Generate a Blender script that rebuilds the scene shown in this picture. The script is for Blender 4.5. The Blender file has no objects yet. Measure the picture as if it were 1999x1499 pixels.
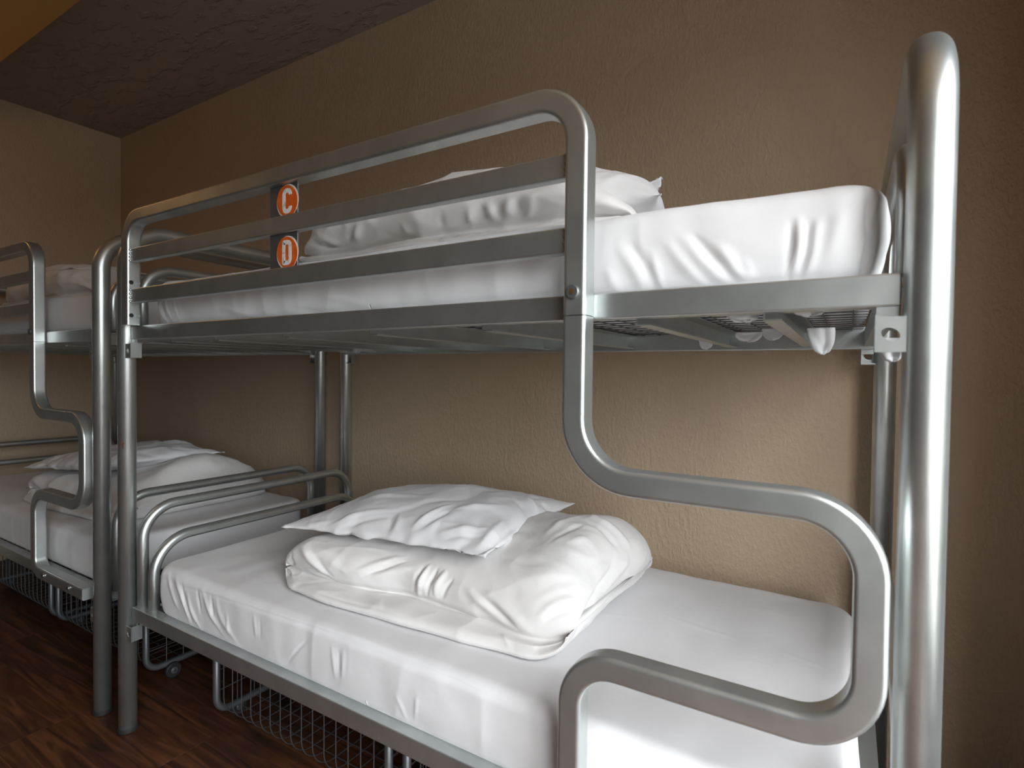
import bpy, bmesh, math, random
import numpy as np
from mathutils import Vector, Matrix, noise as mnoise

scene = bpy.context.scene
COL = scene.collection
PI = math.pi

# ------------------------------------------------------------------ camera
F_PX, YAW, PITCH, ROLL = 1074.25, 0.5484, -0.0208, 0.0116
CAM = np.array([1.9194, -0.838, 1.1429])

def cam_axes():
    cy, sy = math.cos(YAW), math.sin(YAW)
    fwd = np.array([-sy * math.cos(PITCH), cy * math.cos(PITCH), math.sin(PITCH)])
    right = np.array([cy, sy, 0.0])
    up = np.cross(right, fwd)
    r = math.cos(ROLL) * right + math.sin(ROLL) * up
    u = -math.sin(ROLL) * right + math.cos(ROLL) * up
    return r, u, fwd

CR, CU, CF = cam_axes()
cam_data = bpy.data.cameras.new('camera')
cam = bpy.data.objects.new('camera', cam_data)
COL.objects.link(cam)
m = Matrix.Identity(4)
for i in range(3):
    m[i][0], m[i][1], m[i][2], m[i][3] = CR[i], CU[i], -CF[i], CAM[i]
cam.matrix_world = m
cam_data.sensor_fit = 'HORIZONTAL'
cam_data.sensor_width = 36.0
cam_data.lens = 36.0 * F_PX / 1999.0
cam_data.clip_start = 0.02
cam_data.dof.use_dof = True
cam_data.dof.focus_distance = 1.45
cam_data.dof.aperture_fstop = 5.0
scene.camera = cam

# ------------------------------------------------------------------ light, world, exposure
scene.view_settings.view_transform = 'Standard'
scene.view_settings.look = 'None'
scene.view_settings.gamma = 1.0
scene.view_settings.use_curve_mapping = False
scene.view_settings.exposure = 0.0
SKY = 24.5

world = bpy.data.worlds.new('overcast_sky')
scene.world = world
world.use_nodes = True
# overcast sky: brighter overhead than at the horizon, dim ground below it
wn, wl = world.node_tree.nodes, world.node_tree.links
bg = wn['Background']
tcw = wn.new('ShaderNodeTexCoord'); sxyz = wn.new('ShaderNodeSeparateXYZ'); rmp = wn.new('ShaderNodeValToRGB')
half = wn.new('ShaderNodeMapRange'); half.inputs['From Min'].default_value = -1.0
wl.new(tcw.outputs['Generated'], sxyz.inputs[0]); wl.new(sxyz.outputs['Z'], half.inputs['Value'])
wl.new(half.outputs[0], rmp.inputs['Fac']); wl.new(rmp.outputs[0], bg.inputs['Color'])
el = rmp.color_ramp.elements
el[0].position, el[0].color = 0.485, (0.10, 0.10, 0.095, 1)
el[1].position, el[1].color = 0.515, (0.34, 0.36, 0.37, 1)
top = el.new(1.0); top.color = (0.95, 0.98, 1.0, 1)
bg.inputs['Strength'].default_value = SKY

# the room: x along the bunks, y into the back wall
XL, XR, YB, YF, ZC = -2.314, 2.62, 0.977, -2.75, 2.6955
WIN = dict(y0=-1.95, y1=0.06, z0=0.30, z1=2.20)  # opening of the assumed window, out of view

# the sky light enters by the assumed window only: a portal marks the opening for the sampler
portal = bpy.data.lights.new('window_portal', 'AREA')
portal.shape = 'RECTANGLE'
portal.size = WIN['y1'] - WIN['y0']
portal.size_y = WIN['z1'] - WIN['z0']
portal.cycles.is_portal = True
portal_ob = bpy.data.objects.new('window_portal', portal)
COL.objects.link(portal_ob)
portal_ob.location = (XR + 0.10, (WIN['y0'] + WIN['y1']) / 2, (WIN['z0'] + WIN['z1']) / 2)
portal_ob.rotation_euler = Matrix(((0, 0, 1), (1, 0, 0), (0, 1, 0))).to_euler()

# ------------------------------------------------------------------ pixel helpers (1999 x 1499 frame)
def ray(x, y):
    return CF + ((x - 999.5) / F_PX) * CR - ((y - 749.5) / F_PX) * CU

def aty(x, y, Y):
    d = ray(x, y); t = (Y - CAM[1]) / d[1]
    return CAM + t * d

def atz(x, y, Z):
    d = ray(x, y); t = (Z - CAM[2]) / d[2]
    return CAM + t * d

# ------------------------------------------------------------------ object helpers
def tag(o, label=None, cat=None, group=None, kind=None):
    if label: o['label'] = label
    if cat: o['category'] = cat
    if group: o['group'] = group
    if kind: o['kind'] = kind
    return o

def obj(name, verts, faces, mat, parent=None, smooth=True, loc=(0, 0, 0)):
    me = bpy.data.meshes.new(name)
    me.from_pydata([tuple(map(float, v)) for v in verts], [], faces)
    me.update()
    if smooth:
        me.shade_smooth()
    me.materials.append(mat)
    o = bpy.data.objects.new(name, me)
    COL.objects.link(o)
    o.location = loc
    if parent: o.parent = parent
    return o

def obj_bm(name, bm, mat, parent=None, smooth=False, loc=(0, 0, 0)):
    bmesh.ops.recalc_face_normals(bm, faces=bm.faces)
    me = bpy.data.meshes.new(name)
    bm.to_mesh(me); bm.free()
    if smooth: me.shade_smooth()
    me.materials.append(mat)
    o = bpy.data.objects.new(name, me)
    COL.objects.link(o)
    o.location = loc
    if parent: o.parent = parent
    return o

def obj_data(name, me, parent=None, loc=(0, 0, 0)):
    o = bpy.data.objects.new(name, me)
    COL.objects.link(o)
    o.location = loc
    if parent: o.parent = parent
    return o

def thing(name, label, cat, loc=(0, 0, 0), group=None):
    o = bpy.data.objects.new(name, None)
    COL.objects.link(o)
    o.location = loc
    o.empty_display_size = 0.1
    return tag(o, label, cat, group)

def copy_tree(o, parent=None, skip=()):
    c = o.copy(); COL.objects.link(c)
    if parent: c.parent = parent
    for ch in o.children:
        if ch.name.split('.')[0] not in skip:
            copy_tree(ch, c, skip)
    return c

def box_bm(x0, x1, y0, y1, z0, z1, bev=0.0, seg=2, bm=None):
    bm = bm or bmesh.new()
    r = bmesh.ops.create_cube(bm, size=1.0)
    for v in r['verts']:
        v.co = Vector((x0 + (v.co.x + .5) * (x1 - x0), y0 + (v.co.y + .5) * (y1 - y0), z0 + (v.co.z + .5) * (z1 - z0)))
    if bev:
        es = list({e for v in r['verts'] for e in v.link_edges})
        bmesh.ops.bevel(bm, geom=es, offset=bev, segments=seg, affect='EDGES', profile=0.5)
    return bm

def box(name, x0, x1, y0, y1, z0, z1, mat, parent=None, bev=0.0, seg=2):
    return obj_bm(name, box_bm(x0, x1, y0, y1, z0, z1, bev, seg), mat, parent)

# --- sweeps
def fillet(pts, rad, seg=10):
    """round the corners of a polyline; rad is one radius or a list for the inner corners"""
    pts = [np.array(p, float) for p in pts]
    n = len(pts)
    if not isinstance(rad, (list, tuple)): rad = [rad] * (n - 2)
    out = [pts[0]]
    for i in range(1, n - 1):
        a, b, c = pts[i - 1], pts[i], pts[i + 1]
        u = (a - b) / np.linalg.norm(a - b); v = (c - b) / np.linalg.norm(c - b)
        ang = math.acos(max(-1, min(1, float(u @ v))))
        r = rad[i - 1]
        d = r / math.tan(ang / 2)
        bis = (u + v) / np.linalg.norm(u + v)
        cen = b + bis * (r / math.sin(ang / 2))
        s, e = b + u * d - cen, b + v * d - cen
        tot = PI - ang
        for k in range(seg + 1):
            t = k / seg
            w = (math.sin((1 - t) * tot) * s + math.sin(t * tot) * e) / math.sin(tot)
            out.append(cen + w)
    out.append(pts[-1])
    return np.array(out)

def circle_profile(r, n=16):
    return [(r * math.cos(2 * PI * k / n), r * math.sin(2 * PI * k / n)) for k in range(n)]

def square_profile(w, h, r=0.006, seg=4):
    out = []
    for cx, cy, a0 in ((w / 2 - r, h / 2 - r, 0), (-w / 2 + r, h / 2 - r, PI / 2), (-w / 2 + r, -h / 2 + r, PI), (w / 2 - r, -h / 2 + r, 3 * PI / 2)):
        e = 0.0012
        def P(a): return (cx + r * math.cos(a), cy + r * math.sin(a))
        p0, p1 = P(a0), P(a0 + PI / 2)
        d0 = (math.sin(a0) * -1, math.cos(a0) * 1)
        out.append((p0[0] - d0[0] * e, p0[1] - d0[1] * e))
        for k in range(seg + 1): out.append(P(a0 + PI / 2 * k / seg))
        d1 = (math.sin(a0 + PI / 2) * -1, math.cos(a0 + PI / 2))
        out.append((p1[0] + d1[0] * e, p1[1] + d1[1] * e))
    return out

def sweep(path, prof, normal, V=None, Fc=None, cap=True, closed=False, pinch=None):
    """sweep a profile along a planar path; profile axis 0 runs along `normal`"""
    V = [] if V is None else V
    Fc = [] if Fc is None else Fc
    path = np.asarray(path, float); n = np.asarray(normal, float)
    K = len(path); M = len(prof); base = len(V)
    for i in range(K):
        if closed:
            t = path[(i + 1) % K] - path[i - 1]
        else:
            a = path[max(i - 1, 0)]; b = path[min(i + 1, K - 1)]
            t = b - a
        t = t / np.linalg.norm(t)
        s = np.cross(t, n); s /= np.linalg.norm(s)
        for p, q in prof:
            V.append(path[i] + n * p + s * q)
    for i in range(K if closed else K - 1):
        for j in range(M):
            a = base + i * M + j; b = base + i * M + (j + 1) % M
            i2 = (i + 1) % K
            c = base + i2 * M + (j + 1) % M; d = base + i2 * M + j
            Fc.append((a, b, c, d))
    if cap and not closed:
        Fc.append(tuple(base + j for j in range(M))[::-1])
        Fc.append(tuple(base + (K - 1) * M + j for j in range(M)))
    return V, Fc

def fix_normals(o):
    bm = bmesh.new(); bm.from_mesh(o.data)
    bmesh.ops.recalc_face_normals(bm, faces=bm.faces)
    bm.to_mesh(o.data); bm.free()
    return o

def tube(name, path, r, normal, mat, parent=None, n=20):
    V, Fc = sweep(path, circle_profile(r, n), normal)
    return fix_normals(obj(name, V, Fc, mat, parent))

def cyl(name, p0, p1, r, mat, parent=None, n=20, bev=0.0):
    p0, p1 = np.array(p0, float), np.array(p1, float)
    t = (p1 - p0) / np.linalg.norm(p1 - p0)
    nn = np.cross(t, (0, 0, 1.0)) if abs(t[2]) < .9 else np.cross(t, (1.0, 0, 0))
    nn /= np.linalg.norm(nn); s = np.cross(t, nn)
    prof = [(0, r)] if not bev else [(0, r - bev), (bev, r)]
    prof = prof + ([(np.linalg.norm(p1 - p0), r)] if not bev else [(np.linalg.norm(p1 - p0) - bev, r), (np.linalg.norm(p1 - p0), r - bev)])
    V, Fc = [], []
    for h, rr in prof:
        for k in range(n):
            a = 2 * PI * k / n
            V.append(p0 + t * h + nn * rr * math.cos(a) + s * rr * math.sin(a))
    for i in range(len(prof) - 1):
        for k in range(n):
            Fc.append((i * n + k, i * n + (k + 1) % n, (i + 1) * n + (k + 1) % n, (i + 1) * n + k))
    Fc.append(tuple(range(n))[::-1]); Fc.append(tuple((len(prof) - 1) * n + k for k in range(n)))
    o = fix_normals(obj(name, V, Fc, mat, parent))
    o.data.set_sharp_from_angle(angle=math.radians(40))
    return o

# ------------------------------------------------------------------ materials
def mat(name, color, rough=0.5, metal=0.0, spec=0.5):
    mt = bpy.data.materials.new(name); mt.use_nodes = True
    b = mt.node_tree.nodes['Principled BSDF']
    b.inputs['Base Color'].default_value = (*color, 1)
    b.inputs['Roughness'].default_value = rough
    b.inputs['Metallic'].default_value = metal
    b.inputs['Specular IOR Level'].default_value = spec
    return mt

def nodes(mt):
    nt = mt.node_tree
    return nt, nt.nodes, nt.links, nt.nodes['Principled BSDF']

def add_bump(mt, scale, strength, dist=0.01, detail=3.0, rough=0.5, stretch=(1, 1, 1), tex='noise', ramp=None):
    nt, N, Lk, b = nodes(mt)
    tc = N.new('ShaderNodeTexCoord'); mp = N.new('ShaderNodeMapping')
    mp.inputs['Scale'].default_value = stretch
    Lk.new(tc.outputs['Object'], mp.inputs['Vector'])
    if tex == 'noise':
        t = N.new('ShaderNodeTexNoise'); t.inputs['Scale'].default_value = scale
        t.inputs['Detail'].default_value = detail; t.inputs['Roughness'].default_value = rough
        out = t.outputs['Fac']
    else:
        t = N.new('ShaderNodeTexVoronoi'); t.inputs['Scale'].default_value = scale
        out = t.outputs['Distance']
    Lk.new(mp.outputs['Vector'], t.inputs['Vector'])
    if ramp:
        r = N.new('ShaderNodeValToRGB')
        r.color_ramp.elements[0].position, r.color_ramp.elements[1].position = ramp
        Lk.new(out, r.inputs['Fac']); out = r.outputs['Color']
    bp = N.new('ShaderNodeBump'); bp.inputs['Strength'].default_value = strength; bp.inputs['Distance'].default_value = dist
    Lk.new(out, bp.inputs['Height'])
    prev = b.inputs['Normal'].links[0].from_socket if b.inputs['Normal'].links else None
    if prev: Lk.new(prev, bp.inputs['Normal'])
    Lk.new(bp.outputs['Normal'], b.inputs['Normal'])
    return mt

def vary(mt, c0, c1, scale, detail=4, stretch=(1, 1, 1), lo=.35, hi=.65, rough=None):
    nt, N, Lk, b = nodes(mt)
    tc = N.new('ShaderNodeTexCoord'); mp = N.new('ShaderNodeMapping'); mp.inputs['Scale'].default_value = stretch
    t = N.new('ShaderNodeTexNoise'); t.inputs['Scale'].default_value = scale; t.inputs['Detail'].default_value = detail
    r = N.new('ShaderNodeValToRGB')
    r.color_ramp.elements[0].position = lo; r.color_ramp.elements[1].position = hi
    r.color_ramp.elements[0].color = (*c0, 1); r.color_ramp.elements[1].color = (*c1, 1)
    Lk.new(tc.outputs['Object'], mp.inputs['Vector']); Lk.new(mp.outputs['Vector'], t.inputs['Vector'])
    Lk.new(t.outputs['Fac'], r.inputs['Fac']); Lk.new(r.outputs['Color'], b.inputs['Base Color'])
    if rough:
        mr = N.new('ShaderNodeMapRange'); mr.inputs['To Min'].default_value = rough[0]; mr.inputs['To Max'].default_value = rough[1]
        Lk.new(t.outputs['Fac'], mr.inputs['Value']); Lk.new(mr.outputs['Result'], b.inputs['Roughness'])
    return mt

M = {}
# silver hammer-free powder coat: fine metallic flakes, a few scuffs
M['silver'] = mat('silver_paint', (0.5, 0.5, 0.5), 0.36, 0.90)
vary(M['silver'], (0.52, 0.55, 0.545), (0.59, 0.62, 0.61), 14, 5, rough=(0.33, 0.40))
add_bump(M['silver'], 900, 0.05, 0.0006, 2)
M['silver_dark'] = mat('silver_dark_paint', (0.16, 0.17, 0.18), 0.45, 0.7)
M['wire'] = mat('wire_grey', (0.15, 0.15, 0.16), 0.45, 0.8)
M['steel'] = mat('bright_steel', (0.62, 0.62, 0.60), 0.3, 1.0)
M['rubber'] = mat('black_rubber', (0.012, 0.012, 0.013), 0.65)
M['hole'] = mat('dark_socket', (0.01, 0.01, 0.01), 0.8)
M['brass'] = mat('dull_brass_socket', (0.35, 0.22, 0.10), 0.4, 0.9)
M['sheet'] = mat('white_sheet', (0.70, 0.695, 0.71), 0.85, 0.0, 0.2)
M['sheet'].node_tree.nodes['Principled BSDF'].inputs['Sheen Weight'].default_value = 0.15
add_bump(M['sheet'], 1500, 0.08, 0.0005, 1)
add_bump(M['sheet'], 9, 0.25, 0.01, 4, 0.55)
M['duvet'] = mat('white_duvet', (0.715, 0.70, 0.695), 0.85, 0.0, 0.2)
M['duvet'].node_tree.nodes['Principled BSDF'].inputs['Sheen Weight'].default_value = 0.15
add_bump(M['duvet'], 1500, 0.08, 0.0005, 1)
add_bump(M['duvet'], 14, 0.30, 0.01, 5, 0.55)
M['wall'] = mat('tan_wall_paint', (0.33, 0.262, 0.20), 0.6, 0.0, 0.35)
vary(M['wall'], (0.50, 0.380, 0.268), (0.53, 0.405, 0.288), 2.5, 3)
add_bump(M['wall'], 110, 0.35, 0.004, 2, 0.5, (1, 1, 0.55), ramp=(.42, .68))
M['ceiling'] = mat('tan_textured_ceiling', (0.36, 0.30, 0.25), 0.8, 0.0, 0.2)
add_bump(M['ceiling'], 7, 0.5, 0.012, 4, 0.6, (1, 2.2, 1), ramp=(.52, .60))
M['dark_wall'] = mat('low_bounce_wall_grey', (0.085, 0.082, 0.078), 0.7)  # unseen front wall, made dark to cut bounce light and reflections
M['soffit'] = mat('ochre_soffit_paint', (0.46, 0.25, 0.07), 0.6)
M['window_paint'] = mat('white_window_paint', (0.75, 0.75, 0.73), 0.4)
M['orange'] = mat('orange_sticker', (0.66, 0.115, 0.016), 0.35)
vary(M['orange'], (0.60, 0.095, 0.012), (0.72, 0.14, 0.02), 60, 3)
M['sticker_white'] = mat('white_sticker_backing', (0.72, 0.70, 0.62), 0.4)
M['letter_white'] = mat('worn_white_letter', (0.72, 0.71, 0.70), 0.4)
vary(M['letter_white'], (0.45, 0.38, 0.35), (0.78, 0.76, 0.75), 160, 4, (1, 1, .4), .30, .46)
M['rust'] = mat('rust_chip', (0.10, 0.035, 0.015), 0.9)

def wood():
    mt = mat('dark_laminate', (0.06, 0.025, 0.012), 0.42)
    nt, N, Lk, b = nodes(mt)
    tc = N.new('ShaderNodeTexCoord'); mp = N.new('ShaderNodeMapping'); mp.inputs['Scale'].default_value = (1.2, 14, 1)
    oi = N.new('ShaderNodeObjectInfo'); ad = N.new('ShaderNodeVectorMath'); ad.operation = 'ADD'
    sc = N.new('ShaderNodeVectorMath'); sc.operation = 'SCALE'; sc.inputs['Scale'].default_value = 37.0
    cmb = N.new('ShaderNodeCombineXYZ')
    for k in range(3): Lk.new(oi.outputs['Random'], cmb.inputs[k])
    Lk.new(cmb.outputs[0], sc.inputs[0])
    Lk.new(tc.outputs['Object'], mp.inputs['Vector']); Lk.new(mp.outputs[0], ad.inputs[0]); Lk.new(sc.outputs[0], ad.inputs[1])
    t = N.new('ShaderNodeTexNoise'); t.inputs['Scale'].default_value = 2.2; t.inputs['Detail'].default_value = 7; t.inputs['Distortion'].default_value = 1.2
    Lk.new(ad.outputs[0], t.inputs['Vector'])
    r = N.new('ShaderNodeValToRGB')
    e = r.color_ramp.elements
    e[0].position, e[0].color = .30, (0.022, 0.008, 0.004, 1)
    e[1].position, e[1].color = .70, (0.125, 0.045, 0.018, 1)
    x = r.color_ramp.elements.new(.52); x.color = (0.062, 0.022, 0.009, 1)
    Lk.new(t.outputs['Fac'], r.inputs['Fac'])
    hs = N.new('ShaderNodeHueSaturation')
    mr = N.new('ShaderNodeMapRange'); mr.inputs['To Min'].default_value = .75; mr.inputs['To Max'].default_value = 1.25
    Lk.new(oi.outputs['Random'], mr.inputs['Value']); Lk.new(mr.outputs[0], hs.inputs['Value'])
    Lk.new(r.outputs[0], hs.inputs['Color']); Lk.new(hs.outputs[0], b.inputs['Base Color'])
    return mt
M['wood'] = wood()

def glass():
    mt = bpy.data.materials.new('window_glass'); mt.use_nodes = True
    nt = mt.node_tree; N = nt.nodes; Lk = nt.links
    N.remove(N['Principled BSDF'])
    tr = N.new('ShaderNodeBsdfTransparent'); gl = N.new('ShaderNodeBsdfGlossy'); gl.inputs['Roughness'].default_value = 0.02
    mx = N.new('ShaderNodeMixShader'); mx.inputs['Fac'].default_value = 0.05
    Lk.new(tr.outputs[0], mx.inputs[1]); Lk.new(gl.outputs[0], mx.inputs[2])
    Lk.new(mx.outputs[0], N['Material Output'].inputs['Surface'])
    return mt
M['glass'] = glass()

def emit(name, color, strength):
    mt = mat(name, (0.9, 0.85, 0.75), 0.4)
    b = mt.node_tree.nodes['Principled BSDF']
    b.inputs['Emission Color'].default_value = (*color, 1); b.inputs['Emission Strength'].default_value = strength
    return mt

# ------------------------------------------------------------------ room shell
def struct(o):
    o['kind'] = 'structure'; return o
T = 0.15
struct(box('wall_back', XL - T, XR + T, YB, YB + T, -0.1, ZC + T, M['wall']))
struct(box('wall_left', XL - T, XL, YF - T, YB, -0.1, ZC + T, M['wall']))
struct(box('wall_front', XL, XR + T, YF - T, YF, -0.1, ZC + T, M['dark_wall']))
bm = box_bm(XR, XR + T, YF, WIN['y0'], -0.1, ZC + T)
box_bm(XR, XR + T, WIN['y1'], YB, -0.1, ZC + T, bm=bm)
box_bm(XR, XR + T, WIN['y0'], WIN['y1'], -0.1, WIN['z0'], bm=bm)
box_bm(XR, XR + T, WIN['y0'], WIN['y1'], WIN['z1'], ZC + T, bm=bm)
struct(obj_bm('wall_right', bm, M['wall']))
struct(box('ceiling', XL, XR, YF, YB, ZC, ZC + T, M['ceiling']))
struct(box('trim_1', XL, XR, YF, 0.048, 2.45, ZC, M['soffit']))
floor = struct(box('floor', XL, XR, YF, YB, -0.08, -0.012, M['hole']))
# laminate boards, each a piece of the floor, running along the bunks
PW, PL = 0.192, 1.285
pm = {}
random.seed(5)
def plank_mesh(l, w):
    key = (round(l, 3), round(w, 3))
    if key not in pm:
        bmp = box_bm(0, l - .0004, 0, w - .0004, -0.012, 0, 0.0004, 1)
        bmesh.ops.recalc_face_normals(bmp, faces=bmp.faces)
        me = bpy.data.meshes.new('plank'); bmp.to_mesh(me); bmp.free(); me.materials.append(M['wood']); pm[key] = me
    return pm[key]
y = YF; row = 0
while y < YB - .01:
    w = min(PW, YB - y)
    x = XL; first = (.35, .8, 1.285, .55)[row % 4]
    while x < XR - .01:
        l = min(first, XR - x)
        obj_data('plank', plank_mesh(l, w), floor, (x, y, 0))
        x += l; first = PL
    y += w; row += 1

# added unseen double doors, dark so the left tubes reflect less light
M['added_door'] = mat('added_door_dark_brown', (0.026, 0.021, 0.018), 0.5)
added_door = struct(bpy.data.objects.new('added_door_1', None)); COL.objects.link(added_door)
added_door.location = (XL, -1.42, 0)
for sg in (-1, 1):
    lf = box('added_door_leaf', .012, .05, min(.004 * sg, .95 * sg), max(.004 * sg, .95 * sg), .008, 2.10, M['added_door'], added_door, .003)
    for z0, z1 in ((.18, .95), (1.08, 1.98)):
        box('added_door_panel', .05, .058, min(.15 * sg, .80 * sg), max(.15 * sg, .80 * sg), z0, z1, M['added_door'], lf, .006)
    cyl('added_door_handle', (.06, .07 * sg, 1.02), (.10, .07 * sg, 1.02), .011, M['steel'], lf, 14)
for a in ((-1.03, -.95, 0, 2.18), (.95, 1.03, 0, 2.18), (-.95, .95, 2.10, 2.18)):
    box('added_door_frame', 0, .065, *a, M['added_door'], added_door, .004)

# assumed unseen window in the right-hand wall, placed from the light on the bunks
win = struct(bpy.data.objects.new('assumed_window_1', None)); COL.objects.link(win)
win.location = (XR + .032, (WIN['y0'] + WIN['y1']) / 2, WIN['z0'])
WH, HH = (WIN['y1'] - WIN['y0']) / 2, WIN['z1'] - WIN['z0']
for nm, a in (('window_frame', (-.03, .03, -WH, -WH + .06, 0, HH)), ('window_frame', (-.03, .03, WH - .06, WH, 0, HH)),
              ('window_frame', (-.03, .03, -WH + .06, WH - .06, 0, .06)), ('window_frame', (-.03, .03, -WH + .06, WH - .06, HH - .06, HH)),
              ('mullion', (-.025, .025, -.025, .025, .06, HH - .06))):
    box(nm, *a, M['window_paint'], win, .006)
for a in ((-WH + .06, -.025), (.025, WH - .06)):
    box('window_pane', -.003, .003, a[0], a[1], .06, HH - .06, M['glass'], win)
box('window_sill', -.14, .03, -WH - .04, WH + .04, -.035, 0, M['window_paint'], win, .006)

# added unseen curtains beside the window, to shade the right of the back wall
M['added_curtain'] = mat('added_curtain_brown', (0.10, 0.065, 0.045), 0.9)
def added_curtain(ya, yb):
    V, Fc = [], []
    n, mz = 60, 12
    for k in range(mz + 1):
        z = .04 + (2.34 - .04) * k / mz
        for i in range(n + 1):
            t = i / n
            fold = .5 + .5 * math.sin(t * 2 * PI * 5 + .25 * math.sin(z * 3))
            V.append((XR - .045 - .205 * fold * (.8 + .2 * (1 - k / mz)), ya + (yb - ya) * t, z))
    for k in range(mz):
        for i in range(n):
            q = k * (n + 1) + i
            Fc.append((q, q + 1, q + n + 2, q + n + 1))
    c = obj('added_curtain', np.array(V) - np.array(win.location), Fc, M['added_curtain'], win)
    o = c
    md = o.modifiers.new('thickness', 'SOLIDIFY'); md.thickness = .003
    wl_ = np.array(win.location)
    cyl('added_curtain_rod', np.array((XR - .09, ya - .05, 2.36)) - wl_, np.array((XR - .09, yb + .05, 2.36)) - wl_, .011, M['steel'], c, 14)
added_curtain(WIN['y1'] - .01, WIN['y1'] + .26)
added_curtain(WIN['y0'] - .30, WIN['y0'] + .02)

# unseen warm pendant, assumed from orange glints, added to light the soffit and tubes
lamp = thing('assumed_pendant_lamp', 'assumed unseen small warm globe pendant lamp hanging under the ochre soffit', 'lamp', (-1.35, -0.55, 2.45))
cyl('assumed_lamp_canopy', (0, 0, -.025), (0, 0, 0), .045, M['window_paint'], lamp, bev=.004)
cyl('assumed_lamp_cord', (0, 0, -.20), (0, 0, -.02), .004, M['rubber'], lamp, 8)
cyl('assumed_lamp_holder', (0, 0, -.235), (0, 0, -.195), .02, M['rubber'], lamp)
bm = bmesh.new(); bmesh.ops.create_uvsphere(bm, u_segments=24, v_segments=14, radius=.05)
for v in bm.verts: v.co.z -= .28
obj_bm('globe', bm, emit('assumed_warm_globe', (1.0, 0.50, 0.15), 20.0), lamp, True)  # glowing globe of the assumed lamp, outside the frame

# ------------------------------------------------------------------ the bunk bed
L, D, R = 2.0, 0.877, 0.025
ZU0, ZU1 = 1.2316, 1.2733
ZL0, ZL1 = 0.3558, 0.3978
XN, YN, ZN = np.array([1., 0, 0]), np.array([0, 1., 0]), np.array([0, 0, 1.])
S = M['silver']

def plate_with_hole(name, cx, cz, w, h, rx, rz, y0, y1, mt, parent, tilt=.5):
    """upright plate (thin in y) with an oval hole punched through"""
    n = 32; V, Fc = [], []
    for yy in (y0, y1):
        for k in range(n):
            a = 2 * PI * k / n + PI / 4
            c, s = math.cos(a), math.sin(a)
            q = max(abs(c), abs(s))
            V.append((cx + c / q * w / 2, yy, cz + s / q * h / 2))
        for k in range(n):
            a = 2 * PI * k / n + PI / 4
            x, z = rx * math.cos(a), rz * math.sin(a)
            V.append((cx + x * math.cos(tilt) + z * math.sin(tilt), yy, cz - x * math.sin(tilt) + z * math.cos(tilt)))
    for k in range(n):
        j = (k + 1) % n
        Fc += [(k, j, n + j, n + k), (2 * n + k, 3 * n + k, 3 * n + j, 2 * n + j),
               (k, 2 * n + k, 2 * n + j, j), (n + k, n + j, 3 * n + j, 3 * n + k)]
    o = fix_normals(obj(name, V, Fc, mt, parent, False))
    return o

def ribbon_letter(name, path, w, y0, y1, mt, parent, closed=False):
    path = np.array(path, float); K = len(path); V, Fc = [], []
    for yy in (y0, y1):
        for i in range(K):
            a = path[i - 1] if (closed or i) else path[0]
            b = path[(i + 1) % K] if (closed or i < K - 1) else path[-1]
            t = (b - a) / np.linalg.norm(b - a); s = np.array([-t[1], t[0]])
            for sg in (-1, 1):
                p = path[i] + s * sg * w / 2
                V.append((p[0], yy, p[1]))
    for i in range(K if closed else K - 1):
        j = (i + 1) % K; o2 = 2 * K
        Fc += [(2 * i, 2 * j, 2 * j + 1, 2 * i + 1), (o2 + 2 * i, o2 + 2 * i + 1, o2 + 2 * j + 1, o2 + 2 * j),
               (2 * i, o2 + 2 * i, o2 + 2 * j, 2 * j), (2 * i + 1, 2 * j + 1, o2 + 2 * j + 1, o2 + 2 * i + 1)]
    return fix_normals(obj(name, V, Fc, mt, parent, False))

def screw(parent, p, d, r=.0085, mt=None, socket=None):
    """button-head screw at p sticking out along unit axis d"""
    p = np.array(p, float); d = np.array(d, float)
    o = cyl('bolt', p, p + d * .005, r, mt or M['steel'], parent, 18, .0018)
    cyl('socket', p + d * .0045, p + d * .0054, r * .45, socket or M['hole'], o, 6)
    return o

def hoop(name, x, z0, ztop, y0, y1, rad, r, parent):
    pts = [(x, y0, z0), (x, y0, ztop), (x, y1, ztop), (x, y1, z0)]
    return tube(name, fillet(pts, rad, 10), r, XN, S, parent, 16)

def wire_mesh(name, x0, x1, y0, y1, z, dx, dy, r, parent):
    V, Fc = [], []
    pr = circle_profile(r, 5)
    for yy in np.arange(y0 + dy / 2, y1, dy):
        sweep([(x0, yy, z), (x1, yy, z)], pr, ZN, V, Fc, cap=False)
    for xx in np.arange(x0 + dx / 2, x1, dx):
        sweep([(xx, y0, z - 2 * r), (xx, y1, z - 2 * r)], pr, ZN, V, Fc, cap=False)
    o = obj(name, V, Fc, M['wire'], parent)
    o['kind'] = 'stuff'
    return o

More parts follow.
